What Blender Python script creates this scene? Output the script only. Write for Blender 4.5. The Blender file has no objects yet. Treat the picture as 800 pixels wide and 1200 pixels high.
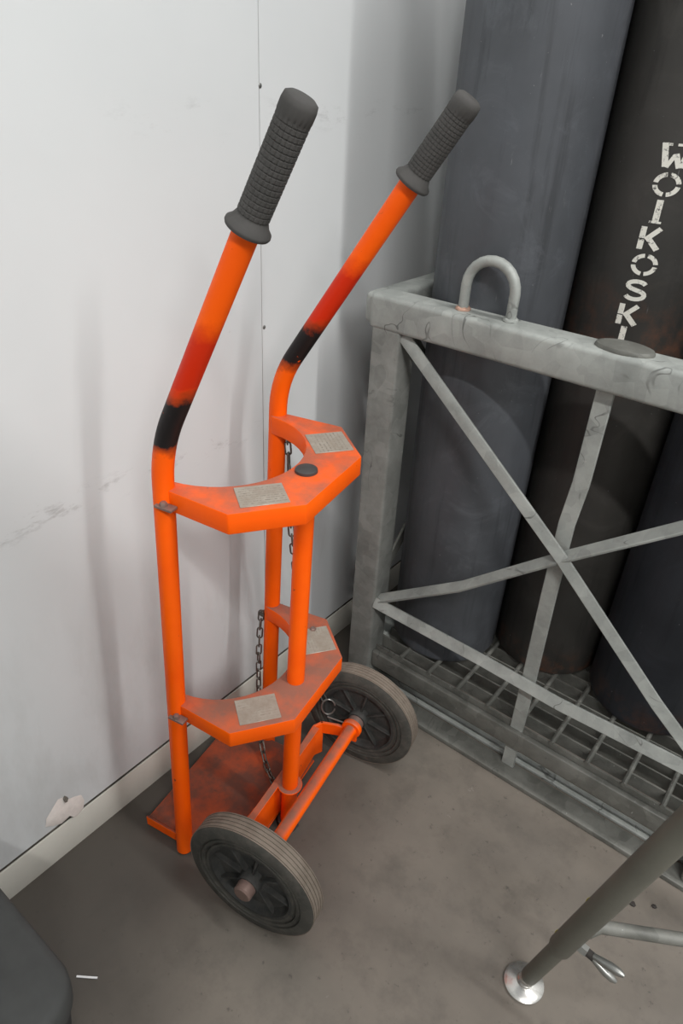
import bpy, bmesh, math, random
from mathutils import Vector, Matrix
random.seed(7)
S = bpy.context.scene
COL = S.collection
R = math.radians

# ------------------------------------------------------------------ camera, world, lights, exposure
def make_camera():
    pitch, roll, yaw, f = R(32.09), R(3.30), R(36.77), 815.2
    fh = Vector((-math.sin(yaw), math.cos(yaw), 0)); r = Vector((math.cos(yaw), math.sin(yaw), 0)); u = Vector((0, 0, 1))
    fwd = fh*math.cos(pitch) - u*math.sin(pitch); up = fh*math.sin(pitch) + u*math.cos(pitch)
    r2 = r*math.cos(roll) + up*math.sin(roll); up2 = -r*math.sin(roll) + up*math.cos(roll)
    cam = bpy.data.cameras.new('camera'); o = bpy.data.objects.new('camera', cam); COL.objects.link(o)
    m = Matrix((r2, up2, -fwd)).transposed().to_4x4(); m.translation = (0, 0, 1.2)
    o.matrix_world = m
    cam.sensor_fit = 'VERTICAL'; cam.sensor_height = 36; cam.sensor_width = 24
    cam.lens = f/1200*36; cam.clip_start = 0.02
    S.camera = o
make_camera()

w = bpy.data.worlds.new('hall_air'); S.world = w; w.use_nodes = True
w.node_tree.nodes['Background'].inputs[0].default_value = (0.93, 0.97, 1.0, 1)
w.node_tree.nodes['Background'].inputs[1].default_value = 0.34

def area(name, loc, sx, sy, power, target=None, col=(1, 0.992, 0.98)):
    l = bpy.data.lights.new(name, 'AREA'); l.shape = 'RECTANGLE'; l.size = sx; l.size_y = sy
    l.energy = power; l.color = col
    o = bpy.data.objects.new(name, l); COL.objects.link(o); o.location = loc
    if target is not None:
        o.rotation_euler = (Vector(target) - Vector(loc)).to_track_quat('-Z', 'Y').to_euler()
    return o
# fluorescent strips of the hall, running across it from the wall
area('strip_lamp', (2.3, 0.98, 4.2), 3.6, 0.16, 128)
area('strip_lamp.001', (2.6, -1.6, 4.2), 3.6, 0.16, 225)
area('strip_lamp.002', (2.5, -4.4, 4.2), 3.6, 0.16, 110)

S.view_settings.view_transform = 'Standard'
S.view_settings.look = 'None'
S.view_settings.exposure = 0.10
S.view_settings.gamma = 1.0
S.view_settings.use_curve_mapping = False

# ------------------------------------------------------------------ helpers: materials
def lin(c):
    return tuple(((x/255)/12.92 if x/255 <= 0.04045 else ((x/255+0.055)/1.055)**2.4) for x in c) + (1,)

class NT:
    def __init__(s, name, rough=0.5, metal=0.0, spec=0.5):
        s.m = bpy.data.materials.new(name); s.m.use_nodes = True
        s.t = s.m.node_tree; s.b = s.t.nodes['Principled BSDF']
        s.b.inputs['Roughness'].default_value = rough; s.b.inputs['Metallic'].default_value = metal
        s.b.inputs['Specular IOR Level'].default_value = spec
        s.tc = s.t.nodes.new('ShaderNodeTexCoord')
    def put(s, sock, v):
        if hasattr(v, 'is_output') or isinstance(v, bpy.types.NodeSocket): s.t.links.new(v, sock)
        else: sock.default_value = v
    def coords(s, scale=(1, 1, 1), loc=(0, 0, 0), rot=(0, 0, 0), which='Object'):
        n = s.t.nodes.new('ShaderNodeMapping'); s.t.links.new(s.tc.outputs[which], n.inputs[0])
        n.inputs['Scale'].default_value = scale; n.inputs['Location'].default_value = loc; n.inputs['Rotation'].default_value = rot
        return n.outputs[0]
    def noise(s, scale, detail=4, rough=0.6, vec=None, dist=0.0):
        n = s.t.nodes.new('ShaderNodeTexNoise'); n.inputs['Scale'].default_value = scale
        n.inputs['Detail'].default_value = detail; n.inputs['Roughness'].default_value = rough; n.inputs['Distortion'].default_value = dist
        s.t.links.new(vec if vec is not None else s.tc.outputs['Object'], n.inputs['Vector'])
        return n.outputs[0]
    def vor(s, scale, vec=None):
        n = s.t.nodes.new('ShaderNodeTexVoronoi'); n.inputs['Scale'].default_value = scale
        s.t.links.new(vec if vec is not None else s.tc.outputs['Object'], n.inputs['Vector'])
        return n
    def ramp(s, fac, a, b, lo=0.0, hi=1.0):
        n = s.t.nodes.new('ShaderNodeMapRange'); n.clamp = True
        s.put(n.inputs[0], fac); n.inputs[1].default_value = a; n.inputs[2].default_value = b
        n.inputs[3].default_value = lo; n.inputs[4].default_value = hi
        return n.outputs[0]
    def math(s, op, a, b=0.0):
        n = s.t.nodes.new('ShaderNodeMath'); n.operation = op
        s.put(n.inputs[0], a); s.put(n.inputs[1], b); return n.outputs[0]
    def mix(s, fac, a, b):
        n = s.t.nodes.new('ShaderNodeMix'); n.data_type = 'RGBA'
        s.put(n.inputs[0], fac); s.put(n.inputs[6], a); s.put(n.inputs[7], b); return n.outputs[2]
    def sep(s, vec=None):
        n = s.t.nodes.new('ShaderNodeSeparateXYZ'); s.t.links.new(vec if vec is not None else s.tc.outputs['Object'], n.inputs[0]); return n.outputs
    def normal_z(s):
        g = s.t.nodes.new('ShaderNodeNewGeometry'); return s.sep(g.outputs['Normal'])[2]
    def window(s, v, a, b, soft):
        return s.math('MULTIPLY', s.ramp(v, a-soft, a+soft), s.ramp(v, b+soft, b-soft))
    def bump(s, h, strength=0.2, dist=0.002):
        n = s.t.nodes.new('ShaderNodeBump'); n.inputs['Strength'].default_value = strength; n.inputs['Distance'].default_value = dist
        s.t.links.new(h, n.inputs['Height']); s.t.links.new(n.outputs[0], s.b.inputs['Normal'])
    def color(s, c): s.put(s.b.inputs['Base Color'], c)
    def rough(s, c): s.put(s.b.inputs['Roughness'], c)

def plain(name, rgb, rough=0.5, metal=0.0, vary=0.15, scale=40):
    n = NT(name, rough, metal)
    f = n.noise(scale)
    c = lin(rgb); d = tuple(x*(1-vary) for x in c[:3]) + (1,); e = tuple(min(1, x*(1+vary)) for x in c[:3]) + (1,)
    n.color(n.mix(n.ramp(f, 0.3, 0.7), d, e)); return n.m

def orange_paint(name, dust=0.6, burnt=None, dcol=(122, 92, 80), cover=0.30):
    n = NT(name, 0.42, 0.0, 0.22)
    base = n.mix(n.ramp(n.noise(9, 3), 0.35, 0.7), lin((253, 98, 4)), lin((247, 88, 2)))
    chips = n.math('MAXIMUM', n.ramp(n.noise(70, 5, 0.75), 0.70, 0.72), n.ramp(n.noise(1, 4, 0.7, n.coords((26, 60, 16), (4, 2, 9), (0.5, 0.3, 0.8))), 0.715, 0.725))
    base = n.mix(n.math('MULTIPLY', chips, 0.8), base, lin((70, 45, 35)))
    # dry dust that has settled on upward faces
    up = n.ramp(n.normal_z(), 0.55, 0.95)
    patch = n.ramp(n.noise(16, 5, 0.65), 0.34, 0.60, cover, 1.0)
    base = n.mix(n.math('MULTIPLY', n.math('MULTIPLY', up, patch), dust), base, lin(dcol))
    if burnt:
        (b0, b1, r0, r1) = burnt
        z = n.math('ADD', n.sep()[2], n.math('MULTIPLY', n.math('SUBTRACT', n.noise(45, 4), 0.5), 0.035))
        base = n.mix(n.math('MULTIPLY', n.window(z, r0, r1, 0.014), 0.88), base, lin((196, 30, 10)))
        blk = n.window(z, b0, b1, 0.010)
        hole = n.ramp(n.noise(75, 4, 0.6), 0.68, 0.72, 1.0, 0.0)
        base = n.mix(n.math('MULTIPLY', blk, hole), base, lin((30, 26, 26)))
    n.color(base)
    n.rough(n.ramp(n.noise(20), 0.3, 0.7, 0.35, 0.55))
    n.bump(n.noise(30, 3), 0.12, 0.002)
    return n.m

def galvanised(name, lo=(134, 137, 133), hi=(170, 173, 168)):
    n = NT(name, 0.5, 0.1, 0.4)
    v = n.vor(38); f = n.noise(14, 6, 0.7)
    spangle = n.math('ADD', n.math('MULTIPLY', v.outputs['Color'], 0.25), f)
    c = n.mix(n.ramp(spangle, 0.4, 0.85), lin(lo), lin(hi))
    st = n.noise(1, 5, 0.7, n.coords((60, 60, 8)))
    c = n.mix(n.ramp(st, 0.66, 0.74, 0, 0.5), c, lin((70, 70, 68)))
    sp = n.noise(90, 3)
    c = n.mix(n.ramp(sp, 0.70, 0.74, 0, 0.6), c, lin((175, 176, 172)))
    ridge = n.math('ABSOLUTE', n.math('SUBTRACT', n.noise(7, 3, 0.5, None, 1.2), 0.5))
    c = n.mix(n.math('MULTIPLY', n.ramp(ridge, 0.008, 0.003), n.ramp(n.noise(11, 3), 0.5, 0.6, 0, 0.7)), c, lin((72, 72, 70)))
    n.color(c); n.rough(n.ramp(f, 0.3, 0.7, 0.42, 0.62)); n.bump(f, 0.15, 0.002)
    return n.m

def cylinder_paint(name, a, b, rust=0.0):
    n = NT(name, 0.5, 0.0, 0.45)
    f = n.noise(5, 5, 0.6); st = n.noise(1, 5, 0.65, n.coords((40, 40, 3)))
    c = n.mix(n.ramp(f, 0.3, 0.7), lin(a), lin(b))
    c = n.mix(n.ramp(st, 0.54, 0.70, 0, 0.5), c, tuple(x*0.45 for x in lin(a)[:3]) + (1,))
    sc = n.noise(1, 6, 0.75, n.coords((120, 120, 14)))
    c = n.mix(n.ramp(sc, 0.66, 0.75, 0, 0.5), c, lin((150, 152, 152)))
    sm = n.noise(9, 6, 0.75, None, 1.0)
    c = n.mix(n.ramp(sm, 0.52, 0.72, 0, 0.4), c, tuple(min(1, x*1.7) for x in lin(b)[:3]) + (1,))
    g = n.noise(1, 6, 0.8, n.coords((210, 210, 7), (3, 1, 5)))
    c = n.mix(n.ramp(g, 0.64, 0.72, 0, 0.55), c, lin((24, 25, 27)))
    fl = n.noise(140, 2)
    c = n.mix(n.ramp(fl, 0.748, 0.78, 0, 0.5), c, lin((150, 150, 150)))
    if rust:
        z = n.sep()[2]
        ru = n.math('MULTIPLY', n.ramp(n.noise(22, 6, 0.7), 0.48, 0.66), n.math('ADD', n.window(z, -0.05, 0.05, 0.03), n.math('MULTIPLY', n.window(z, 0.66, 0.78, 0.05), 0.7)))
        c = n.mix(n.math('MULTIPLY', ru, rust), c, lin((105, 70, 52)))
    n.color(c); n.rough(n.ramp(st, 0.3, 0.7, 0.42, 0.6)); n.bump(n.noise(60, 3), 0.06, 0.001)
    return n.m

def wall_paint():
    n = NT('white_wall_paint', 0.42, 0.0, 0.35)
    o = n.sep()
    c = n.mix(n.ramp(n.noise(2.2, 4), 0.3, 0.7), lin((212, 214, 214)), lin((205, 208, 208)))
    # horizontal scuff band where things have rubbed
    sc = n.noise(1, 6, 0.75, n.coords((1, 14, 40)))
    band = n.window(o[2], 0.655, 0.69, 0.012)
    along = n.window(o[1], 0.28, 0.80, 0.05)
    c = n.mix(n.math('MULTIPLY', n.math('MULTIPLY', band, along), n.ramp(sc, 0.54, 0.66, 0, 0.42)), c, lin((120, 118, 115)))
    band2 = n.window(o[2], 1.13, 1.16, 0.012)
    c = n.mix(n.math('MULTIPLY', n.math('MULTIPLY', band2, n.window(o[1], 0.58, 1.5, 0.06)), n.ramp(sc, 0.56, 0.68, 0, 0.3)), c, lin((130, 130, 128)))
    # sparse scratches and flecks, more of them low on the wall
    fl = n.noise(26, 5, 0.75)
    c = n.mix(n.ramp(fl, 0.72, 0.78, 0, 0.45), c, lin((140, 136, 130)))
    sm = n.noise(1, 5, 0.7, n.coords((1, 9, 3.5)))
    low = n.ramp(o[2], 0.62, 0.30)
    c = n.mix(n.math('MULTIPLY', n.ramp(sm, 0.48, 0.74, 0, 0.35), low), c, lin((168, 168, 164)))
    n.color(c); n.bump(n.noise(5, 2), 0.03, 0.004)
    return n.m

def concrete():
    n = NT('sealed_concrete', 0.55, 0.0, 0.4)
    c = n.mix(n.ramp(n.noise(2.6, 6, 0.65), 0.3, 0.7), lin((101, 95, 88)), lin((124, 116, 106)))
    c = n.mix(n.ramp(n.noise(13, 5, 0.7), 0.48, 0.70, 0, 0.5), c, lin((84, 79, 73)))
    c = n.mix(n.ramp(n.noise(55, 4, 0.7), 0.62, 0.70, 0, 0.55), c, lin((62, 58, 54)))
    c = n.mix(n.ramp(n.noise(34, 4, 0.7, n.coords((1, 1, 1), (3, 8, 2))), 0.68, 0.75, 0, 0.5), c, lin((148, 141, 132)))
    # shade on the floor near the wall, painted in as a darker strip
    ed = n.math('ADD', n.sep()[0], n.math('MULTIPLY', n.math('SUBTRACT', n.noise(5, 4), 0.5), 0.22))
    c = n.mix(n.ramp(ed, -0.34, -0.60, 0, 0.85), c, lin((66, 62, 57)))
    n.color(c); n.rough(n.ramp(n.noise(6, 4), 0.3, 0.7, 0.42, 0.65)); n.bump(n.noise(80, 3), 0.05, 0.001)
    return n.m

def rubber(name, a, b, dusty=0.0):
    n = NT(name, 0.75, 0.0, 0.3)
    c = n.mix(n.ramp(n.noise(25, 5), 0.3, 0.7), lin(a), lin(b))
    if dusty:
        c = n.mix(n.ramp(n.noise(60, 4, 0.7), 0.45, 0.7, 0, dusty), c, lin((140, 130, 120)))
    n.color(c); n.bump(n.noise(90, 3), 0.1, 0.001); return n.m

def printed_plate(name, rows, emblem=None, wear=0.0):
    """bare metal plate with rows of worn print; uv-free, uses the plate's own coordinates (x along rows)"""
    n = NT(name, 0.45, 0.35, 0.4)
    o = n.sep()
    c = n.mix(n.ramp(n.noise(35, 5, 0.7), 0.3, 0.7), lin((150, 138, 124)), lin((176, 168, 156)))
    r = n.math('FRACT', n.math('MULTIPLY', o[1], rows))
    line = n.window(r, 0.25, 0.6, 0.06)
    dash = n.ramp(n.noise(1, 3, 0.7, n.coords((330, rows*1.0, 1))), 0.46, 0.52)
    inside = n.math('MULTIPLY', n.window(o[0], -0.029, 0.029, 0.001), n.window(o[1], -0.021, 0.021, 0.001))
    ink = n.math('MULTIPLY', n.math('MULTIPLY', n.math('MULTIPLY', line, dash), inside), n.ramp(n.noise(40, 4), 0.34+wear, 0.6+wear))
    c = n.mix(n.math('MULTIPLY', ink, 0.5), c, lin((70, 62, 56)))
    n.color(c); return n.m

M = {}
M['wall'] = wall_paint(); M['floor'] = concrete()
M['cream'] = plain('cream_skirting', (205, 203, 193), 0.45, vary=0.06, scale=6)
M['gap'] = plain('dark_gap', (112, 107, 98), 0.9, vary=0.6, scale=30)
M['orange'] = orange_paint('orange_paint', 0.72)
M['orange_dusty'] = orange_paint('dusty_orange_paint', 0.92, cover=0.62)
M['orange_toe'] = orange_paint('grimy_orange_paint', 0.97, dcol=(98, 66, 56), cover=0.66)
M['orange_near'] = orange_paint('burnt_orange_paint', 0.5, (0.795, 0.872, 0.872, 0.955))
M['orange_far'] = orange_paint('burnt_orange_paint_b', 0.5, (0.822, 0.893, 0.89, 0.98))
M['galv'] = galvanised('galvanised_steel'); M['galv_dark'] = galvanised('dark_galvanised_steel', (86, 86, 81), (120, 120, 114))  # second one is a darker tone, for base parts, braces and grating
M['galv_mid'] = galvanised('medium_galvanised_steel', (108, 109, 105), (144, 145, 140))  # medium tone of the same steel, for the front posts
M['cyl_blue'] = cylinder_paint('blue_grey_paint', (66, 68, 71), (83, 86, 91))
M['cyl_black'] = cylinder_paint('black_paint', (46, 45, 43), (60, 58, 55), 0.9)
M['cyl_navy'] = cylinder_paint('blue_black_paint', (38, 41, 47), (52, 55, 61), 0.7)
M['tread'] = rubber('dusty_tread_rubber', (104, 94, 84), (124, 113, 102), 0.3)
M['side_rubber'] = rubber('sidewall_rubber', (58, 58, 54), (74, 72, 67), 0.15)
M['rim'] = rubber('black_plastic_rim', (42, 43, 42), (58, 58, 56), 0.1)
M['grip'] = rubber('grey_rubber_grip', (62, 61, 59), (77, 75, 73))
M['steel'] = plain('brownish_steel', (128, 106, 98), 0.45, 0.4)
M['zinc'] = plain('zinc_plated', (150, 150, 146), 0.35, 0.8)
M['chain'] = plain('dull_chain', (120, 117, 110), 0.4, 0.8)
M['chrome'] = plain('bright_aluminium', (205, 203, 198), 0.25, 0.85, 0.05)
M['olive'] = plain('olive_grey_paint', (98, 97, 88), 0.5, 0.0, 0.12, 14)
M['yellow'] = plain('yellow_residue', (170, 170, 60), 0.6)
M['bin'] = rubber('grey_moulded_plastic', (60, 61, 60), (68, 69, 68))
M['bin_dark'] = rubber('dark_moulded_plastic', (44, 44, 45), (54, 54, 54))
M['white'] = plain('white_plastic', (235, 235, 235), 0.4, vary=0.02)
M['plaster'] = plain('bare_plaster', (224, 216, 209), 0.9, vary=0.1, scale=60)
M['debris'] = plain('dark_grit', (52, 48, 45), 0.9)
M['copper'] = plain('rusty_weld', (176, 140, 122), 0.6, 0.1)
M['black'] = plain('black_plastic_cap', (58, 56, 55), 0.5)
M['plate_a'] = printed_plate('printed_plate_near', 190); M['plate_b'] = printed_plate('printed_plate_far', 170)
M['plate_c'] = printed_plate('worn_plate', 190, wear=0.14)
M['emblem'] = plain('dark_emblem_ink', (66, 60, 56), 0.6)
def letter_mat():
    n = NT('worn_white_stencil_paint', 0.6)
    n.color(n.mix(n.ramp(n.noise(130, 5, 0.75), 0.54, 0.64), lin((222, 220, 210)), lin((66, 64, 61)))); return n.m
M['letter'] = letter_mat()

# ------------------------------------------------------------------ helpers: meshes
class MB:
    def __init__(s): s.bm = bmesh.new()
    def box(s, lo, hi, mat=None):
        vs = [s.bm.verts.new((x, y, z)) for x in (lo[0], hi[0]) for y in (lo[1], hi[1]) for z in (lo[2], hi[2])]
        for f in ((0, 1, 3, 2), (4, 6, 7, 5), (0, 4, 5, 1), (2, 3, 7, 6), (0, 2, 6, 4), (1, 5, 7, 3)):
            s.bm.faces.new([vs[i] for i in f])
        return vs
    def tube(s, pts, r, n=20, cap=True, closed=False, radii=None):
        pts = [Vector(p) for p in pts]; L = len(pts); rings = []; prev = None
        for i, p in enumerate(pts):
            if closed: t = (pts[(i+1) % L] - pts[i-1]).normalized()
            else: t = (pts[min(i+1, L-1)] - pts[max(i-1, 0)]).normalized()
            if prev is None:
                a = Vector((0, 0, 1)) if abs(t.z) < 0.9 else Vector((1, 0, 0))
                u = t.cross(a).normalized()
            else:
                u = (prev - t*prev.dot(t)).normalized()
            prev = u; v = t.cross(u); rr = radii[i] if radii else r
            rings.append([s.bm.verts.new(p + (u*math.cos(2*math.pi*k/n) + v*math.sin(2*math.pi*k/n))*rr) for k in range(n)])
        for i in range(L if closed else L-1):
            A, B = rings[i], rings[(i+1) % L]
            for k in range(n): s.bm.faces.new([A[k], A[(k+1) % n], B[(k+1) % n], B[k]])
        if cap and not closed:
            s.bm.faces.new(list(reversed(rings[0]))); s.bm.faces.new(rings[-1])
    def lathe(s, prof, n=48, mod=None, origin=(0, 0, 0), axis=(0, 0, 1)):
        """prof: list of (radius, height) along axis; r==0 closes"""
        ax = Vector(axis).normalized(); a = Vector((1, 0, 0)) if abs(ax.x) < 0.9 else Vector((0, 1, 0))
        u = ax.cross(a).normalized(); v = ax.cross(u); o = Vector(origin); rows = []
        for r, h in prof:
            if r <= 1e-7: rows.append([s.bm.verts.new(o + ax*h)])
            else: rows.append([s.bm.verts.new(o + ax*h + (u*math.cos(2*math.pi*k/n) + v*math.sin(2*math.pi*k/n))*(r + (mod(k, h) if mod else 0))) for k in range(n)])
        for A, B in zip(rows, rows[1:]):
            for k in range(n):
                j = (k+1) % n
                if len(A) == 1 and len(B) == 1: continue
                if len(A) == 1: s.bm.faces.new([A[0], B[j], B[k]])
                elif len(B) == 1: s.bm.faces.new([A[k], A[j], B[0]])
                else: s.bm.faces.new([A[k], A[j], B[j], B[k]])
    def prism(s, poly, z0, z1):
        lo = [s.bm.verts.new((x, y, z0)) for x, y in poly]; hi = [s.bm.verts.new((x, y, z1)) for x, y in poly]; n = len(poly)
        s.bm.faces.new(list(reversed(lo))); s.bm.faces.new(hi)
        for i in range(n): s.bm.faces.new([lo[i], lo[(i+1) % n], hi[(i+1) % n], hi[i]])
    def strip(s, pts, width_vec, thick_vec):
        """flat bar following pts"""
        wv = Vector(width_vec)*0.5; tv = Vector(thick_vec)*0.5; rows = []
        for p in pts:
            p = Vector(p); rows.append([s.bm.verts.new(p + wv*a + tv*b) for a, b in ((-1, -1), (1, -1), (1, 1), (-1, 1))])
        for A, B in zip(rows, rows[1:]):
            for k in range(4): s.bm.faces.new([A[k], A[(k+1) % 4], B[(k+1) % 4], B[k]])
        s.bm.faces.new(list(reversed(rows[0]))); s.bm.faces.new(rows[-1])
    def build(s, name, mat, parent=None, smooth=True, bevel=0.0, segs=2, angle=40):
        bmesh.ops.recalc_face_normals(s.bm, faces=s.bm.faces)
        if bevel:
            ed = [e for e in s.bm.edges if len(e.link_faces) == 2 and e.calc_face_angle(0) > R(30)]
            bmesh.ops.bevel(s.bm, geom=ed, offset=bevel, segments=segs, profile=0.5, affect='EDGES', clamp_overlap=True)
        me = bpy.data.meshes.new(name); s.bm.to_mesh(me); s.bm.free()
        if smooth:
            me.polygons.foreach_set('use_smooth', [True]*len(me.polygons))
            me.set_sharp_from_angle(angle=R(angle))
        me.materials.append(M[mat] if isinstance(mat, str) else mat)
        o = bpy.data.objects.new(name, me); COL.objects.link(o)
        if parent is not None: o.parent = parent
        return o
def thing(name, label, cat, loc=(0, 0, 0), rz=0.0, group=None):
    o = bpy.data.objects.new(name, None); COL.objects.link(o); o.location = loc; o.rotation_euler = (0, 0, rz); o.empty_display_size = 0.05
    return tag(o, label, cat, group)
def tag(o, label, cat, group=None):
    o['label'] = label; o['category'] = cat
    if group: o['group'] = group
    return o
def struct(o): o['kind'] = 'structure'; return o
def share(src, name, parent, loc=(0, 0, 0), rot=(0, 0, 0)):
    o = bpy.data.objects.new(name, src.data); COL.objects.link(o); o.parent = parent; o.location = loc; o.rotation_euler = rot; return o
def arc(c, r, a0, a1, n):
    return [(c[0] + r*math.cos(a0 + (a1-a0)*i/n), c[1] + r*math.sin(a0 + (a1-a0)*i/n)) for i in range(n+1)]
def bend(p0, p1, p2, rad, n=8):
    """rounded corner at p1"""
    p0, p1, p2 = Vector(p0), Vector(p1), Vector(p2); d0 = (p0-p1).normalized(); d1 = (p2-p1).normalized()
    a = p1 + d0*rad; b = p1 + d1*rad
    return [((1-t)**2)*a + 2*t*(1-t)*p1 + t*t*b for t in [i/n for i in range(n+1)]]

# ------------------------------------------------------------------ setting
WX = -0.792
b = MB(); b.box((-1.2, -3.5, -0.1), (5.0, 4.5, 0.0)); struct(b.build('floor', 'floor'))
b = MB(); b.box((-1.2, -3.5, 0.0), (WX-0.008, 4.5, 3.6)); wall = struct(b.build('wall_left', 'gap'))
for y0, y1 in ((-3.5, -0.40), (-0.3985, 0.8128), (0.8136, 2.02), (2.0215, 4.5)):
    b = MB(); b.box((WX-0.012, y0, 0.084), (WX, y1, 3.6)); b.build('wall_panel', 'wall', wall, bevel=0.0006, segs=1)
for y, z in ((0.815, 1.182), (0.818, 0.842)):
    b = MB(); b.lathe([(0.0, 0.0008), (0.0024, 0.0007), (0.0034, 0.0)], 14, None, (WX, y, z), (1, 0, 0)); b.build('screw_head', 'zinc', wall)
b = MB(); b.box((WX, 1.95, 0.0), (5.0, 2.05, 3.6)); struct(b.build('wall_added_back', 'wall'))  # unseen wall, added to keep the gaps between the cylinders dark
b = MB(); b.box((WX, -0.62, 0.0), (0.75, -0.52, 2.3)); struct(b.build('wall_added_shade', 'wall'))  # unseen partition behind the camera, added to shade the near floor
# broken plaster above the skirting
b = MB()
rim = [(0.278, 0.104), (0.283, 0.121), (0.297, 0.134), (0.309, 0.145), (0.318, 0.141), (0.327, 0.127), (0.337, 0.123), (0.349, 0.115), (0.352, 0.097), (0.347, 0.078), (0.333, 0.072), (0.322, 0.086), (0.305, 0.083), (0.291, 0.092)]
cv = b.bm.verts.new((WX+0.003, 0.316, 0.108)); vs = [b.bm.verts.new((WX+0.0008, y, z)) for y, z in rim]
inn = [b.bm.verts.new((WX+0.0032+random.uniform(-0.0016, 0.0016), 0.316+(y-0.316)*0.72+random.uniform(-0.003, 0.003), 0.108+(z-0.108)*0.72)) for y, z in rim]
for i in range(len(vs)):
    j = (i+1) % len(vs); b.bm.faces.new([vs[i], vs[j], inn[j], inn[i]]); b.bm.faces.new([inn[i], inn[j], cv])
b.build('plaster_patch', 'plaster', wall)
b = MB(); hole = [(0.317, 0.139), (0.321, 0.142), (0.325, 0.135), (0.322, 0.128), (0.318, 0.130)]
f = [b.bm.verts.new((WX+0.0046, y, z)) for y, z in hole]; g = [b.bm.verts.new((WX+0.0005, y, z)) for y, z in hole]
b.bm.faces.new(f)
for i in range(5): b.bm.faces.new([f[i], f[(i+1) % 5], g[(i+1) % 5], g[i]])
b.build('chip_hole', 'gap', wall)
b = MB(); b.box((WX-0.003, -3.5, 0.0), (WX+0.0005, 4.5, 0.0755)); struct(b.build('baseboard_left', 'cream', bevel=0.001))

# ------------------------------------------------------------------ gas cylinders
CR, CZ = 0.115, 0.136
def gas_cylinder(x, y, mat, label, rz=0.0):
    t = thing('gas_cylinder', label, 'gas cylinder', (x, y, CZ), rz, 'gas cylinders in the cage')
    b = MB(); prof = [(0, 0), (CR-0.012, 0), (CR-0.004, 0.003), (CR, 0.012), (CR, 1.36)]
    for i in range(1, 11):
        a = i/10*math.pi/2; prof.append((0.035 + (CR-0.035)*math.cos(a)**0.8 if i < 10 else 0.035, 1.36 + 0.10*math.sin(a)))
    prof += [(0.035, 1.50), (0, 1.50)]
    b.lathe(prof, 72); b.build('body', mat, t)
    b = MB(); b.lathe([(0.040, 1.475), (0.040, 1.50), (0.034, 1.54), (0.034, 1.60), (0.020, 1.64), (0, 1.645)], 24); b.build('valve_cap', 'steel', t)
    return t
gas_cylinder(-0.531, 1.128, 'cyl_blue', 'scuffed blue-grey gas cylinder standing nearest the white wall, behind the lifting loop')
c2 = gas_cylinder(-0.334, 1.250, 'cyl_black', 'worn black gas cylinder with white stencilled letters running down its side')
gas_cylinder(-0.562, 1.392, 'cyl_black', 'dark gas cylinder of the back row, directly behind the blue-grey cylinder')
gas_cylinder(-0.325, 1.490, 'cyl_navy', 'dark gas cylinder of the back row, directly behind the lettered black cylinder')
gas_cylinder(-0.088, 1.475, 'cyl_black', 'dark gas cylinder of the back row, directly behind the plain blue-black cylinder')
gas_cylinder(-0.104, 1.235, 'cyl_navy', 'plain blue-black gas cylinder without lettering, farthest from the white wall')

# stencilled letters: strokes in a unit square, wrapped on the cylinder
def ringarc(a0, a1, ri=0.325, ro=0.5, n=10):
    out = []
    for i in range(n):
        a, c = R(a0 + (a1-a0)*i/n), R(a0 + (a1-a0)*(i+1)/n)
        P = lambda r, q: (0.5 + r*math.cos(q), 0.5 + r*math.sin(q))
        out.append([P(ri, a), P(ro, a), P(ro, c), P(ri, c)])
    return out
def bar(p, q, w):
    d = Vector((q[0]-p[0], q[1]-p[1])).normalized(); nx, ny = -d.y*w/2, d.x*w/2; out = []
    for i in range(4):
        s0, s1 = i/4, (i+1)/4; A = (p[0]+(q[0]-p[0])*s0, p[1]+(q[1]-p[1])*s0); B = (p[0]+(q[0]-p[0])*s1, p[1]+(q[1]-p[1])*s1)
        out.append([(A[0]+nx, A[1]+ny), (A[0]-nx, A[1]-ny), (B[0]-nx, B[1]-ny), (B[0]+nx, B[1]+ny)])
    return out
def hbar(x0, x1, y0, y1): return [[(x0+(x1-x0)*i/4, y0), (x0+(x1-x0)*(i+1)/4, y0), (x0+(x1-x0)*(i+1)/4, y1), (x0+(x1-x0)*i/4, y1)] for i in range(4)]
def curve_stroke(pts, w):
    out = []; P = [Vector(p) for p in pts]; L, Rr = [], []
    for i, p in enumerate(P):
        d = (P[min(i+1, len(P)-1)] - P[max(i-1, 0)]).normalized(); nv = Vector((-d.y, d.x))*w/2
        L.append(p+nv); Rr.append(p-nv)
    for i in range(len(P)-1): out.append([tuple(L[i]), tuple(Rr[i]), tuple(Rr[i+1]), tuple(L[i+1])])
    return out
s_pts = [(0.5+0.34*math.cos(R(a)), 0.725+0.19*math.sin(R(a))) for a in range(20, 260, 20)] + [(0.5+0.36*math.cos(R(a)), 0.285+0.21*math.sin(R(a))) for a in range(80, -170, -20)]
GL = {
 'W': bar((0.10, 1.0), (0.26, 0.06), 0.2) + bar((0.30, 0.04), (0.50, 0.56), 0.14) + bar((0.52, 0.60), (0.70, 0.04), 0.18) + bar((0.76, 0.06), (0.92, 1.0), 0.2) + hbar(0.02, 0.34, 0.90, 1.0) + hbar(0.50, 0.98, 0.90, 1.0),
 'O': ringarc(8, 82) + ringarc(98, 172) + ringarc(188, 262) + ringarc(278, 352),
 'I': hbar(0.38, 0.62, 0.0, 1.0) + hbar(0.28, 0.72, 0.0, 0.09),
 'K': hbar(0.10, 0.32, 0.0, 0.44) + hbar(0.10, 0.32, 0.49, 1.0) + bar((0.36, 0.44), (0.82, 0.98), 0.2) + bar((0.46, 0.50), (0.86, 0.03), 0.22),
 'S': curve_stroke(s_pts, 0.19),
}
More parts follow.
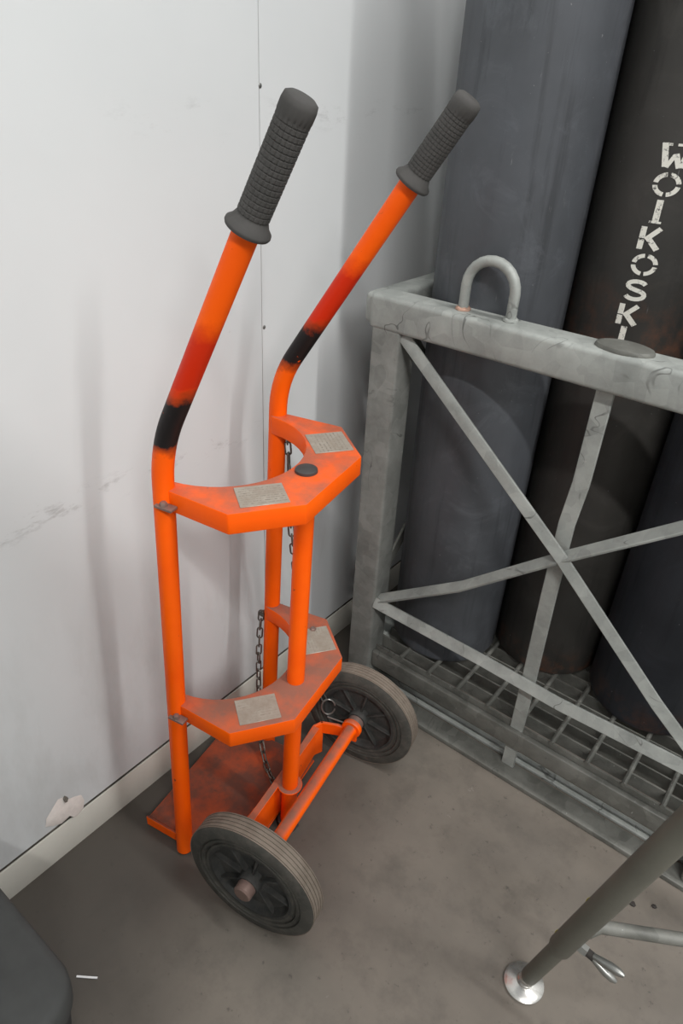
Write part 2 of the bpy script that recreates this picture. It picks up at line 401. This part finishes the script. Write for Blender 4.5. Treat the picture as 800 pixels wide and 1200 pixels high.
def letter(ch, z, phi0, wd, ht, lean=0.0):
    b = MB(); r = CR + 0.0007
    for quad in GL[ch]:
        vs = []
        for u, v in quad:
            ph = phi0 + ((u-0.5)*wd + (v-0.5)*lean)/r
            vs.append(b.bm.verts.new((r*math.sin(ph), -r*math.cos(ph), z + (v-0.5)*ht)))
        b.bm.faces.new(vs)
    bmesh.ops.remove_doubles(b.bm, verts=b.bm.verts, dist=1e-5)
    ex = bmesh.ops.extrude_face_region(b.bm, geom=list(b.bm.faces))
    for v in [g for g in ex['geom'] if isinstance(g, bmesh.types.BMVert)]:
        v.co.x *= (r+0.0004)/r; v.co.y *= (r+0.0004)/r
    b.build('stencil_letter', 'letter', c2, smooth=False)
for ch, z, dp in (('W', 1.127, 0.03), ('O', 1.091, 0.02), ('I', 1.055, 0.0), ('K', 1.018, -0.01), ('O', 0.981, 0.01), ('S', 0.943, -0.01), ('K', 0.905, -0.03), ('I', 0.871, -0.03)):
    letter(ch, z - CZ, R(11.5) + dp, 0.042 if ch == 'W' else 0.038, 0.0315)

# ------------------------------------------------------------------ cage
cage = thing('gas_cylinder_cage', 'galvanised steel cage of square tube holding tall gas cylinders on a grating', 'cage', (-0.27, 1.25, 0))
CO = Vector((-0.27, 1.25, 0))
def cb(name, lo, hi, mat='galv', bevel=0.006, parent=cage, segs=3):
    b = MB(); b.box(Vector(lo)-CO, Vector(hi)-CO); return b.build(name, mat, parent, bevel=bevel, segs=segs)
XL, XR, YF, YB = -0.678, 0.138, 0.962, 1.62
for x0, x1 in ((XL, XL+0.058), (XR-0.058, XR)):
    cb('post', (x0, YF, 0.012), (x1, YF+0.055, 0.842), 'galv_mid'); cb('post', (x0, YB-0.055, 0.012), (x1, YB, 0.842))
cb('top_rail', (XL-0.006, YF-0.002, 0.838), (XR+0.006, YF+0.058, 0.895), bevel=0.008)
cb('top_rail', (XL-0.006, YB-0.055, 0.838), (XR+0.006, YB, 0.893), bevel=0.008)
cb('side_rail', (XL-0.026, YF+0.012, 0.84), (XL+0.022, YB, 0.892), bevel=0.008)
cb('side_rail', (XR-0.022, YF+0.012, 0.84), (XR+0.026, YB, 0.892), bevel=0.008)
cb('bottom_rail', (XL+0.058, 0.972, 0.078), (XR-0.058, 0.985, 0.120), 'galv_dark', bevel=0.003)
cb('bottom_rail', (XL+0.058, YB-0.045, 0.066), (XR-0.058, YB-0.01, 0.120), bevel=0.004)
cb('bottom_side_rail', (XL+0.01, YF+0.055, 0.066), (XL+0.05, YB-0.055, 0.120), bevel=0.004)
cb('bottom_side_rail', (XR-0.05, YF+0.055, 0.066), (XR-0.01, YB-0.055, 0.120), bevel=0.004)
cb('base_flange', (XL-0.01, 0.953, 0.0), (XR+0.01, 0.997, 0.012), 'galv_dark', 0.002)
cb('fork_channel', (XL, 1.008, 0.0), (XR, 1.034, 0.008), 'galv', 0.002)
cb('fork_channel', (XL, 1.046, 0.0), (XR, 1.075, 0.02), 'galv_dark', 0.002)
cb('base_flange', (XL-0.01, YB-0.045, 0.0), (XR+0.01, YB, 0.012), 'galv_dark', 0.002)
def fbar(name, pts, wv, tv, mat='galv'):
    b = MB(); b.strip([Vector(p)-CO for p in pts], wv, tv); return b.build(name, mat, cage, bevel=0.0012, segs=1)
xl, xr, zl, zh = XL+0.056, XR-0.056, 0.262, 0.838
def diag(p, q): d = (Vector(q)-Vector(p)).normalized(); return Vector((-d.z, 0, d.x))*0.026
fbar('diagonal_brace', [(xl, 0.972, zh), (-0.27, 0.968, 0.548), (-0.06, 0.962, 0.362), (xr, 0.968, zl-0.02)], (0.012, 0.006, 0.016), (-0.003, 0.005, 0.001))
fbar('diagonal_brace', [(xl, 0.976, zl+0.002), (-0.44, 0.980, 0.392), (-0.27, 0.976, 0.545), (xr, 0.976, zh)], (-0.004, 0.020, 0.012), (0.003, 0.004, -0.005))
fbar('horizontal_bar', [(xl, 0.966, zl), (-0.36, 0.966, zl-0.002), (-0.21, 0.972, zl-0.014), (xr, 0.968, zl)], (0, 0.010, 0.022), (0, 0.005, -0.002))
fbar('flat_upright', [(-0.274, 0.985, 0.84), (-0.274, 0.985, 0.68), (-0.281, 0.990, 0.60), (-0.279, 0.988, 0.45), (-0.274, 0.986, 0.25), (-0.272, 0.986, 0.012)], (0.027, 0, 0), (0, 0.006, 0))
fbar('side_brace', [(XL+0.025, YF+0.055, zl), (XL+0.025, YB-0.055, zh)], (0, -0.014, 0.024), (0.006, 0, 0), 'galv_dark')
fbar('side_brace', [(XL+0.031, YF+0.055, zh), (XL+0.031, YB-0.055, zl)], (0, 0.014, 0.024), (0.006, 0, 0), 'galv_dark')
fbar('side_brace', [(XR-0.025, YF+0.055, zl), (XR-0.025, YB-0.055, zh)], (0, -0.014, 0.024), (0.006, 0, 0), 'galv_dark')
# lifting loop with weld beads
b = MB(); pts = [Vector((-0.526, 0.994, 0.892))-CO, Vector((-0.526, 0.994, 0.92))-CO]
for i in range(13):
    a = math.pi - math.pi*i/12; pts.append(Vector((-0.4845+0.0415*math.cos(a), 0.994, 0.934+0.042*math.sin(a)))-CO)
pts += [Vector((-0.443, 0.994, 0.92))-CO, Vector((-0.443, 0.994, 0.892))-CO]
b.tube(pts, 0.0082, 16); loop = b.build('lifting_loop', 'galv', cage)
for x, m_ in ((-0.526, 'copper'), (-0.443, 'galv')):
    b = MB(); p = Vector((x, 0.994, 0.895))-CO
    b.tube([p + Vector((0.0088*math.cos(a*math.pi/8), 0.0088*math.sin(a*math.pi/8), 0.0012+0.001*math.sin(a*2.4))) for a in range(16)], 0.0038, 8, closed=True)
    b.build('weld_bead', m_, loop)
b = MB(); b.lathe([(0, 0.008), (0.034, 0.0078), (0.040, 0.006), (0.042, 0.003), (0.042, 0)], 40, None, (-0.266-CO.x, 0.0, 0.8945))
for v in b.bm.verts: v.co.y = v.co.y*0.62 + 0.992-CO.y
o = b.build('stop_pad', 'galv_dark', cage)
# walk-on grating that carries the cylinders
b = MB(); b.box(Vector((XL+0.06, 0.986, 0.100))-CO, Vector((XR-0.06, 0.990, 0.131))-CO); grate = b.build('grating', 'galv_dark', cage)
src = None
yy = 1.020
while yy < YB-0.05:
    if src is None:
        b = MB(); b.box((-0.355, -0.0018, -0.030), (0.355, 0.0018, 0)); src = b.build('bearing_bar', 'galv_dark', grate); src.location = (0, yy-CO.y, 0.133)
    else: share(src, 'bearing_bar', grate, (0, yy-CO.y, 0.133))
    yy += 0.0335
src = None
for k in range(10):
    x = -0.5525 + k*0.0702
    if x > XR-0.06: break
    if src is None:
        b = MB(); b.tube([(0, 0, 0), (0, YB-0.05-0.984, 0)], 0.0048, 8); src = b.build('cross_rod', 'galv_dark', grate); src.location = (x-CO.x, 0.984-CO.y, 0.1325)
    else: share(src, 'cross_rod', grate, (x-CO.x, 0.984-CO.y, 0.1325))

# ------------------------------------------------------------------ cylinder trolley
# local axes: x = towards the handles' side, y = along the axle, z = up
trolley = thing('gas_cylinder_trolley', 'bright orange two-wheeled gas cylinder trolley with grey rubber grips', 'trolley', (-0.495, 0.628, 0), R(10.748))
WR = 0.1163
def cz(z): return 0.0105 + 0.052*(z-0.55)
def pole(sgn, mat, tipb, tipz, flb, flz):
    y = lambda z: cz(z) + sgn*0.138
    base = [(-0.177, y(0.004), 0.004), (-0.177, y(0.3), 0.3), (-0.177, y(0.6), 0.6), (-0.177, y(0.74), 0.74)]
    zb = 0.795
    cr = bend((-0.177, y(zb-0.1), zb-0.1), (-0.177, y(zb), zb), (flb, y(flz), flz), 0.05, 10)
    d = (Vector((tipb, y(tipz), tipz)) - Vector((flb, y(flz), flz))).normalized()
    fl = Vector((flb, y(flz), flz)); tip = Vector((tipb, y(tipz), tipz))
    if base[-1][2] > cr[0].z: base.pop()
    b = MB(); b.tube(base + cr + [cr[-1].lerp(fl, 0.35), cr[-1].lerp(fl, 0.7), fl, tip - d*0.02], 0.0143, 24)
    p = b.build('upright_pole', mat, trolley)
    L = (tip-fl).length
    b = MB(); prof = [(0.0146, 0), (0.0235, 0.0), (0.0246, 0.0022), (0.0242, 0.0048), (0.020, 0.009), (0.0176, 0.014)]
    h = 0.016; nr = 17; step = (L-0.016-0.014)/nr
    for i in range(nr):
        prof += [(0.0164, h), (0.0164, h+step*0.16), (0.0172, h+step*0.24), (0.0172, h+step*0.92)]; h += step
    prof += [(0.0176, h+0.001), (0.0176, L-0.004), (0.0165, L+0.002), (0.0125, L+0.0045), (0, L+0.005)]
    lo, hi = 0.0155, L-0.014
    b.lathe(prof, 100, lambda k, hh: (-0.0008 if (k % 5 == 0 and lo < hh < hi) else 0), fl, d)
    b.build('grip', 'grip', p, angle=50)
    return p
pn = pole(-1, 'orange_near', 0.006, 1.179, -0.050, 1.065)
pf = pole(1, 'orange_far', 0.066, 1.182, 0.007, 1.090)
# support post under the two brackets
b = MB(); b.tube([(-0.040, cz(z)-0.006, z) for z in (0.012, 0.2, 0.4, 0.6, 0.7385)], 0.0143, 24); sp = b.build('support_post', 'orange', trolley)
b = MB(); b.lathe([(0, 0.006), (0.012, 0.0055), (0.0155, 0.0035), (0.016, 0.0)], 28, None, (-0.042, cz(0.742)-0.004, 0.7405)); b.build('tube_plug', 'black', sp)
b = MB(); b.lathe([(0.0, 0.0), (0.018, 0.0), (0.019, 0.004), (0.019, 0.02), (0, 0.02)], 24, None, (-0.040, cz(0.01)-0.006, 0.0)); b.build('foot_cap', 'black', sp)

def bracket(z, mat):
    c = cz(z)
    outer = [(-0.181, -0.143), (-0.068, -0.150), (0.002, -0.078), (0.002, 0.078), (-0.068, 0.150), (-0.181, 0.143)]
    inner = [(-0.185+0.121*math.cos(q), 0.121*math.sin(q)) for q in [R(86) - R(172)*i/22 for i in range(23)]]
    poly = [(-0.183, 0.1245)] + inner + [(-0.183, -0.1245)]
    b = MB(); b.prism([(x, y+c) for x, y in outer + poly], z-0.031, z)
    br = b.build('cylinder_bracket', mat, trolley, bevel=0.0022, segs=2, angle=30)
    for sgn in (-1, 1):      # fixing tab with a bolt on each pole
        b = MB(); y0 = c + sgn*0.145
        b.box((-0.178, min(y0, y0+sgn*0.014), z-0.022), (-0.150, max(y0, y0+sgn*0.014), z-0.018)); tb = b.build('chain_tab', 'steel', br, bevel=0.001)
        b = MB(); b.lathe([(0, 0.006), (0.004, 0.0055), (0.0055, 0.003), (0.0058, 0)], 6, None, (-0.166, y0+sgn*0.008, z-0.018)); b.build('bolt', 'steel', tb)
    return br
bt = bracket(0.740, 'orange'); bl = bracket(0.365, 'orange_dusty')
def label_plate(br, z, c, sgn, mat, w_, h_, emblem=False, off=0.0):
    cx_, cy_ = -0.058+off, c + sgn*0.090
    ang = R(45) if sgn < 0 else R(-45)
    # plate rows run parallel to the bracket's slanted edge
    b = MB(); b.box((-w_/2, -h_/2, 0), (w_/2, h_/2, 0.0012)); p = b.build('label_plate', mat, br, bevel=0.0004, segs=1)
    p.location = (cx_, cy_, z); p.rotation_euler = (0, 0, ang)
    if emblem:
        b = MB(); b.lathe([(0, 0.0004), (0.004, 0.0003), (0.0043, 0)], 20, None, (-w_/2+0.008, -h_/2+0.0075, 0.0012)); b.build('emblem', 'emblem', br).parent = br
        e = br.children[-1]; e.location = p.location; e.rotation_euler = p.rotation_euler
for br, z, m1, m2, em in ((bt, 0.740, 'plate_a', 'plate_b', False), (bl, 0.365, 'plate_c', 'plate_c', True)):
    label_plate(br, z, cz(z), -1, m1, 0.064, 0.050, em); label_plate(br, z, cz(z), 1, m2, 0.062, 0.058)
b = MB(); b.lathe([(0, 0.004), (0.004, 0.0035), (0.006, 0.0015), (0.0062, 0)], 6, None, (-0.075, cz(0.365)+0.112, 0.3662)); b.build('rivet', 'steel', bl)

# toe plate with a folded rim
b = MB(); y0, y1 = -0.150, 0.115
b.box((-0.266, y0, 0.014), (-0.062, y1, 0.0185)); b.box((-0.266, y0-0.004, 0.004), (-0.175, y0, 0.026)); b.box((-0.266, y1, 0.004), (-0.175, y1+0.004, 0.026))
tp = b.build('toe_plate', 'orange_toe', trolley, bevel=0.001, segs=1)
# bent brace plate on edge, from axle end to axle end
def plate_band(pts, z0, z1, th):
    b = MB(); P = [Vector((x, y)) for x, y in pts]; off = []
    for i, p in enumerate(P):
        d = (P[min(i+1, len(P)-1)] - P[max(i-1, 0)]).normalized(); off.append(Vector((-d.y, d.x))*th/2)
    poly = [tuple(p+o_) for p, o_ in zip(P, off)] + [tuple(p-o_) for p, o_ in reversed(list(zip(P, off)))]
    b.prism(poly, z0, z1); return b
bp = plate_band([(-0.052, -0.150), (-0.068, -0.135), (-0.062, -0.015), (-0.062, 0.0), (-0.068, 0.120), (-0.058, 0.137)], 0.026, 0.113, 0.006).build('brace_plate', 'orange', trolley, bevel=0.001, segs=1)
plate_band([(0.012, -0.156), (-0.030, -0.153), (-0.056, -0.147)], 0.084, 0.113, 0.006).build('axle_ear', 'orange', bp, bevel=0.001, segs=1)
plate_band([(0.012, 0.149), (-0.030, 0.145), (-0.062, 0.134)], 0.084, 0.113, 0.006).build('axle_ear', 'orange', bp, bevel=0.001, segs=1)
b = MB(); yq = cz(0.11)-0.006; b.box((-0.068, -0.130, 0.110), (-0.055, 0.118, 0.114)); b.lathe([(0.0143, 0), (0.022, 0), (0.0225, 0.002), (0.022, 0.004), (0.0143, 0.004)], 28, None, (-0.040, yq, 0.1102)); b.build('top_flange', 'orange_dusty', bp, bevel=0.0006, segs=1)
b = MB(); b.tube([(0, -0.158, WR), (0, 0.160, WR)], 0.0125, 24); ax = b.build('axle', 'orange_dusty', trolley)
for sg in (-1, 1):
    b = MB(); b.lathe([(0.0126, 0), (0.019, 0), (0.020, 0.002), (0.020, 0.009), (0.019, 0.011), (0.0126, 0.011)], 28, None, (0, sg*0.143, WR), (0, sg, 0)); b.build('axle_collar', 'orange', ax)
    b = MB(); b.tube([(0, sg*0.160, WR), (0, sg*0.217, WR)], 0.0092, 20); b.build('axle_end', 'steel', ax)

def wheel(yc):
    root_o = Vector((0, yc, WR)); A = (0, 1, 0)
    prof = []
    hw = 0.019
    # rubber tyre: sidewall rings, grooved tread
    left = [(0.076, -hw+0.006), (0.078, -hw+0.002), (0.082, -hw+0.0015), (0.083, -hw+0.0045), (0.086, -hw+0.0045), (0.087, -hw+0.001), (0.091, -hw+0.0005), (0.092, -hw+0.003), (0.0945, -hw+0.003), (0.0955, -hw), (0.110, -hw+0.001), (WR-0.001, -hw+0.0045)]
    tread = []
    for g in range(5):
        y = -0.0125 + g*0.00625
        tread += [(WR, y-0.0024), (WR, y-0.0008), (WR-0.0016, y-0.0004), (WR-0.0016, y+0.0004), (WR, y+0.0008)]
    tread += [(WR, 0.0148)]
    right = [(r, -h) for r, h in reversed(left)]
    b = MB(); b.lathe(left + tread + right + [(0.074, 0.012), (0.074, -0.012), (0.076, -hw+0.006)], 72, None, root_o, A)
    t = b.build('wheel', 'side_rubber', trolley, angle=35)
    t.data.materials.append(M['tread'])
    for p in t.data.polygons:
        c = p.center - root_o
        if (c.x**2 + c.z**2)**0.5 > WR-0.003 and abs(c.y) < 0.0152: p.material_index = 1
    b = MB(); b.lathe([(0.0785, -0.014), (0.0785, -0.017), (0.073, -0.017), (0.071, -0.010), (0.066, -0.004), (0.020, -0.003), (0.020, 0.003), (0.066, 0.004), (0.071, 0.010), (0.073, 0.017), (0.0785, 0.017), (0.0785, 0.014)], 64, None, root_o, A)
    b.build('rim', 'rim', t)
    b = MB(); b.lathe([(0.0094, -0.022), (0.018, -0.022), (0.0195, -0.020), (0.0205, 0.0), (0.0195, 0.020), (0.018, 0.022), (0.0094, 0.022)], 36, None, root_o, A); b.build('hub', 'rim', t)
    src = None
    for k in range(8):
        if src is None:
            b = MB(); b.box((0.018, -0.012, -0.0022), (0.072, 0.012, 0.0022)); src = b.build('spoke', 'rim', t, bevel=0.001, segs=1); src.location = root_o; src.rotation_euler = (0, R(11), 0)
        else: share(src, 'spoke', t, root_o, (0, R(11+45*k), 0))
    return t
wn = wheel(-0.1904); wf = wheel(0.1904)
b = MB(); b.lathe([(0.0093, 0.019), (0.0150, 0.019), (0.0158, 0.022), (0.0155, 0.036), (0.013, 0.0385), (0, 0.039)], 28, None, (0, -0.1904, WR), (0, -1, 0)); b.build('axle_cap', 'steel', wn)
b = MB(); b.lathe([(0.0093, 0.019), (0.0150, 0.019), (0.0158, 0.022), (0.0155, 0.036), (0.013, 0.0385), (0, 0.039)], 28, None, (0, 0.1904, WR), (0, 1, 0)); b.build('axle_cap', 'steel', wf)
b = MB(); b.lathe([(0.0093, 0.0), (0.0155, 0.0), (0.016, 0.002), (0.016, 0.013), (0.0093, 0.014)], 28, None, (0, 0.1545, WR), (0, 1, 0)); b.build('axle_spacer', 'steel', wf)

# chains of the trolley
def link_mesh():
    b = MB(); pts = []
    for i in range(8):
        a = -math.pi/2 + math.pi*i/7; pts.append((0.0075+0.0048*math.cos(a), 0.0048*math.sin(a), 0))
    for i in range(8):
        a = math.pi/2 + math.pi*i/7; pts.append((-0.0075+0.0048*math.cos(a), 0.0048*math.sin(a), 0))
    b.tube(pts, 0.0016, 6, closed=True); return b
LINK = None
def chain(points, start):
    global LINK
    P = [Vector(p) for p in points]; dense = []
    for i in range(len(P)-1):
        p0, p1, p2, p3 = P[max(i-1, 0)], P[i], P[i+1], P[min(i+2, len(P)-1)]
        for t in [j/20 for j in range(20)]:
            dense.append(0.5*((2*p1) + (p2-p0)*t + (2*p0-5*p1+4*p2-p3)*t*t + (3*p1-p0-3*p2+p3)*t**3))
    dense.append(P[-1])
    b = MB(); b.lathe([(0, 0.007), (0.004, 0.006), (0.0055, 0.002), (0.0055, -0.004), (0, -0.004)], 12, None, start, (0, 1, 0)); c = b.build('chain', 'chain', trolley)
    pitch = 0.0205; acc = 0.0; nxt = 0.0; k = 0
    for i in range(len(dense)-1):
        seg = (dense[i+1]-dense[i]).length
        while acc + seg >= nxt:
            p = dense[i].lerp(dense[i+1], (nxt-acc)/seg if seg else 0); d = (dense[i+1]-dense[i]).normalized()
            q = d.to_track_quat('X', 'Z').to_euler()
            rot = (d.to_track_quat('X', 'Z').to_matrix() @ Matrix.Rotation(R(45 if k % 2 else -45), 3, 'X')).to_euler()
            if LINK is None:
                LINK = link_mesh().build('link', 'chain', c); LINK.location = p; LINK.rotation_euler = rot
            else: share(LINK, 'link', c, p, rot)
            k += 1; nxt += pitch
        acc += seg
    return c
yt = cz(0.74)+0.138
ch1 = chain([(-0.160, yt-0.004, 0.722), (-0.158, yt+0.003, 0.66), (-0.155, yt+0.004, 0.56), (-0.152, yt+0.014, 0.46), (-0.147, yt+0.024, 0.38), (-0.120, yt+0.030, 0.25), (-0.095, yt+0.020, 0.165), (-0.072, yt+0.010, 0.135)], (-0.162, yt-0.008, 0.712))
yl = cz(0.36)+0.138
ch2 = chain([(-0.194, yl-0.012, 0.335), (-0.196, yl-0.018, 0.26), (-0.193, yl-0.026, 0.17), (-0.180, yl-0.045, 0.075), (-0.150, yl-0.075, 0.030), (-0.115, yl-0.105, 0.027), (-0.085, yl-0.125, 0.027)], (-0.192, yl-0.010, 0.340))
# open hook and ring at the end of the upper chain, over the brace
b = MB(); hp = [(-0.0725, 0.158, 0.133)]
b.tube([Vector((-0.058, 0.157, 0.136)) + Vector((0.012*math.cos(a), 0.006*math.cos(a), 0.021*math.sin(a))) for a in [R(15)+R(330)*i/24 for i in range(25)]], 0.0016, 8); b.build('hook', 'zinc', ch1)
b = MB(); b.tube([(-0.055, 0.150, 0.1155), (-0.035, 0.152, 0.1155), (-0.012, 0.154, 0.1160)], 0.0016, 8); b.build('pin', 'zinc', ch1)

# ------------------------------------------------------------------ stand leg at the edge of the frame
stand = thing('work_stand', 'olive grey tubular stand leg on a round shiny foot with wing bolt', 'work stand', (-0.062, 0.634, 0))
SO = Vector((-0.062, 0.634, 0))
A0, A1 = Vector((-0.0595, 0.6320, 0.024)), Vector((0.028, 0.578, 0.547))
ld = (A1-A0).normalized()
at = lambda s: A0 + ld*s - SO
b = MB(); b.tube([at(0.012), at(0.10), at(0.24)], 0.0128, 28); b.build('inner_tube', 'olive', stand)
b = MB(); b.tube([at(0.158), at(0.160), at(0.5), at(0.95)], 0.0163, 32, radii=[0.0157, 0.0163, 0.0163, 0.0163]); ot = b.build('outer_tube', 'olive', stand)
b = MB(); b.lathe([(0, 0), (0.030, 0), (0.0315, 0.002), (0.031, 0.005), (0.026, 0.0085), (0.013, 0.0115), (0.012, 0.014), (0.010, 0.016), (0, 0.016)], 48); fd = b.build('foot_disc', 'chrome', stand)
b = MB(); c0 = at(0.0) - Vector((0, 0, 0.003)); b.lathe([(0, -0.012)] + [(0.0115*math.cos(R(q)), 0.0115*math.sin(R(q))) for q in range(-75, 76, 15)] + [(0, 0.012)], 24, None, c0); b.build('ball_joint', 'chrome', fd)
b = MB(); b.tube([at(0.004), at(0.014)], 0.009, 20); b.build('threaded_neck', 'zinc', fd)
# wing bolt
bo = at(0.198); bd = Vector((1, -0.06, -0.06)).normalized(); bu = ld; bw = bd.cross(bu).normalized()
b = MB(); b.tube([bo + bd*0.010, bo + bd*0.026], 0.0080, 6); wb = b.build('wing_bolt', 'zinc', ot)
b = MB(); b.tube([bo + bd*0.026, bo + bd*0.036], 0.0058, 16); b.build('bolt_shank', 'debris', wb)
for sg in (-1, 1):
    b = MB(); rows = [(0.034, 0.003, 0.004), (0.043, 0.006, 0.005), (0.056, 0.0105, 0.006), (0.067, 0.013, 0.0052), (0.073, 0.014, 0.0024)]
    b.tube([bo + bd*s_ + bu*(sg*o_) for s_, o_, r_ in rows], 0.005, 12, radii=[r_ for _, _, r_ in rows]); ob = b.build('wing', 'zinc', wb)
# cross tube towards the rest of the stand, its far leg and top rail (outside the frame)
p = Vector((-0.030, 0.650, 0.21))
b = MB(); b.tube([at(0.19), Vector((0.0, 0.6655, 0.200))-SO, Vector((0.096, 0.7235, 0.200))-SO, Vector((0.40, 0.907, 0.205))-SO], 0.0094, 20); b.build('cross_tube', 'galv_dark', stand)
e0 = Vector((0.42, 0.92, 0.0))
b = MB(); b.tube([e0 - SO, Vector((0.42, 0.92, 0.9)) - SO], 0.0205, 24); b.build('rear_leg', 'olive', stand)
b = MB(); b.tube([at(0.935), Vector((0.42, 0.92, 0.885))-SO], 0.0205, 24); b.build('top_tube', 'olive', stand)
for s_ in (0.175, 0.30):
    nrm = (Vector((-0.75, 0.1, 0.4)) - ld*ld.dot(Vector((-0.75, 0.1, 0.4)))).normalized()
    b = MB(); q = at(s_) + nrm*0.0161; b.tube([q, q + ld*0.006, q + ld*0.014], 0.0012, 6, radii=[0.0006, 0.0014, 0.0006]); b.build('yellow_smear', 'yellow', ot)

# ------------------------------------------------------------------ moulded bin in the near corner
bn = thing('plastic_bin', 'dark grey moulded plastic bin with rounded lid beside the white wall', 'bin', (-0.61, 0.0, 0))
BO = Vector((-0.61, 0.0, 0))
def rrect(x0, x1, y0, y1, r, n=10):
    out = []
    for (cx, cy, a0) in ((x1-r, y1-r, 0), (x0+r, y1-r, 90), (x0+r, y0+r, 180), (x1-r, y0+r, 270)):
        out += [(cx + r*math.cos(R(a0+90*i/n)), cy + r*math.sin(R(a0+90*i/n))) for i in range(n+1)]
    return out
def loft(b, sections, cap_lo=True, cap_hi=True):
    rows = [[b.bm.verts.new((x-BO.x, y-BO.y, z)) for x, y in poly] for poly, z in sections]
    n = len(rows[0])
    for A, B in zip(rows, rows[1:]):
        for k in range(n): b.bm.faces.new([A[k], A[(k+1) % n], B[(k+1) % n], B[k]])
    if cap_lo: b.bm.faces.new(list(reversed(rows[0])))
    if cap_hi: b.bm.faces.new(rows[-1])
x0, x1, y0, y1 = -0.775, -0.434, -0.33, 0.146
b = MB(); loft(b, [(rrect(x0+0.03, x1-0.03, y0+0.03, y1-0.03, 0.03), 0.0), (rrect(x0+0.006, x1-0.006, y0+0.006, y1-0.006, 0.04), 0.262)]); b.build('bin_body', 'bin_dark', bn)
b = MB(); loft(b, [(rrect(x0+0.001, x1-0.001, y0+0.001, y1-0.001, 0.048), 0.262), (rrect(x0, x1, y0, y1, 0.05), 0.270), (rrect(x0, x1, y0, y1, 0.05), 0.290), (rrect(x0+0.003, x1-0.003, y0+0.003, y1-0.003, 0.048), 0.297), (rrect(x0+0.012, x1-0.012, y0+0.012, y1-0.012, 0.042), 0.300),
   (rrect(x0+0.05, x1-0.075, y0+0.05, y1-0.07, 0.03), 0.303), (rrect(x0+0.062, x1-0.086, y0+0.062, y1-0.082, 0.025), 0.285)]); b.build('lid', 'bin', bn, angle=50)

# ------------------------------------------------------------------ small things on the floor
b = MB(); b.tube([(-0.014, -0.009, 0.002), (-0.002, -0.0005, 0.0022), (0.012, 0.010, 0.0018)], 0.0016, 8); o = b.build('plastic_straw_piece', 'white', None); o.location = (-0.590, 0.204, 0)
tag(o, 'tiny white plastic stick lying on the concrete beside the dark bin', 'litter')
def chip(loc, s, label):
    b = MB(); bmesh.ops.create_icosphere(b.bm, subdivisions=1, radius=s)
    for v in b.bm.verts: v.co = Vector((v.co.x*random.uniform(0.7, 1.4), v.co.y*random.uniform(0.6, 1.2), max(-0.3*s, v.co.z*0.55)+0.3*s))
    o = b.build('grit_chip', 'debris', None, smooth=False); o.location = loc; tag(o, label, 'grit', 'grit on the floor')
chip((0.029, 0.872, 0), 0.006, 'larger dark grit chip on concrete right next to the olive stand leg')
chip((0.061, 0.893, 0), 0.0045, 'smaller dark grit chip on concrete between stand leg and cage base')
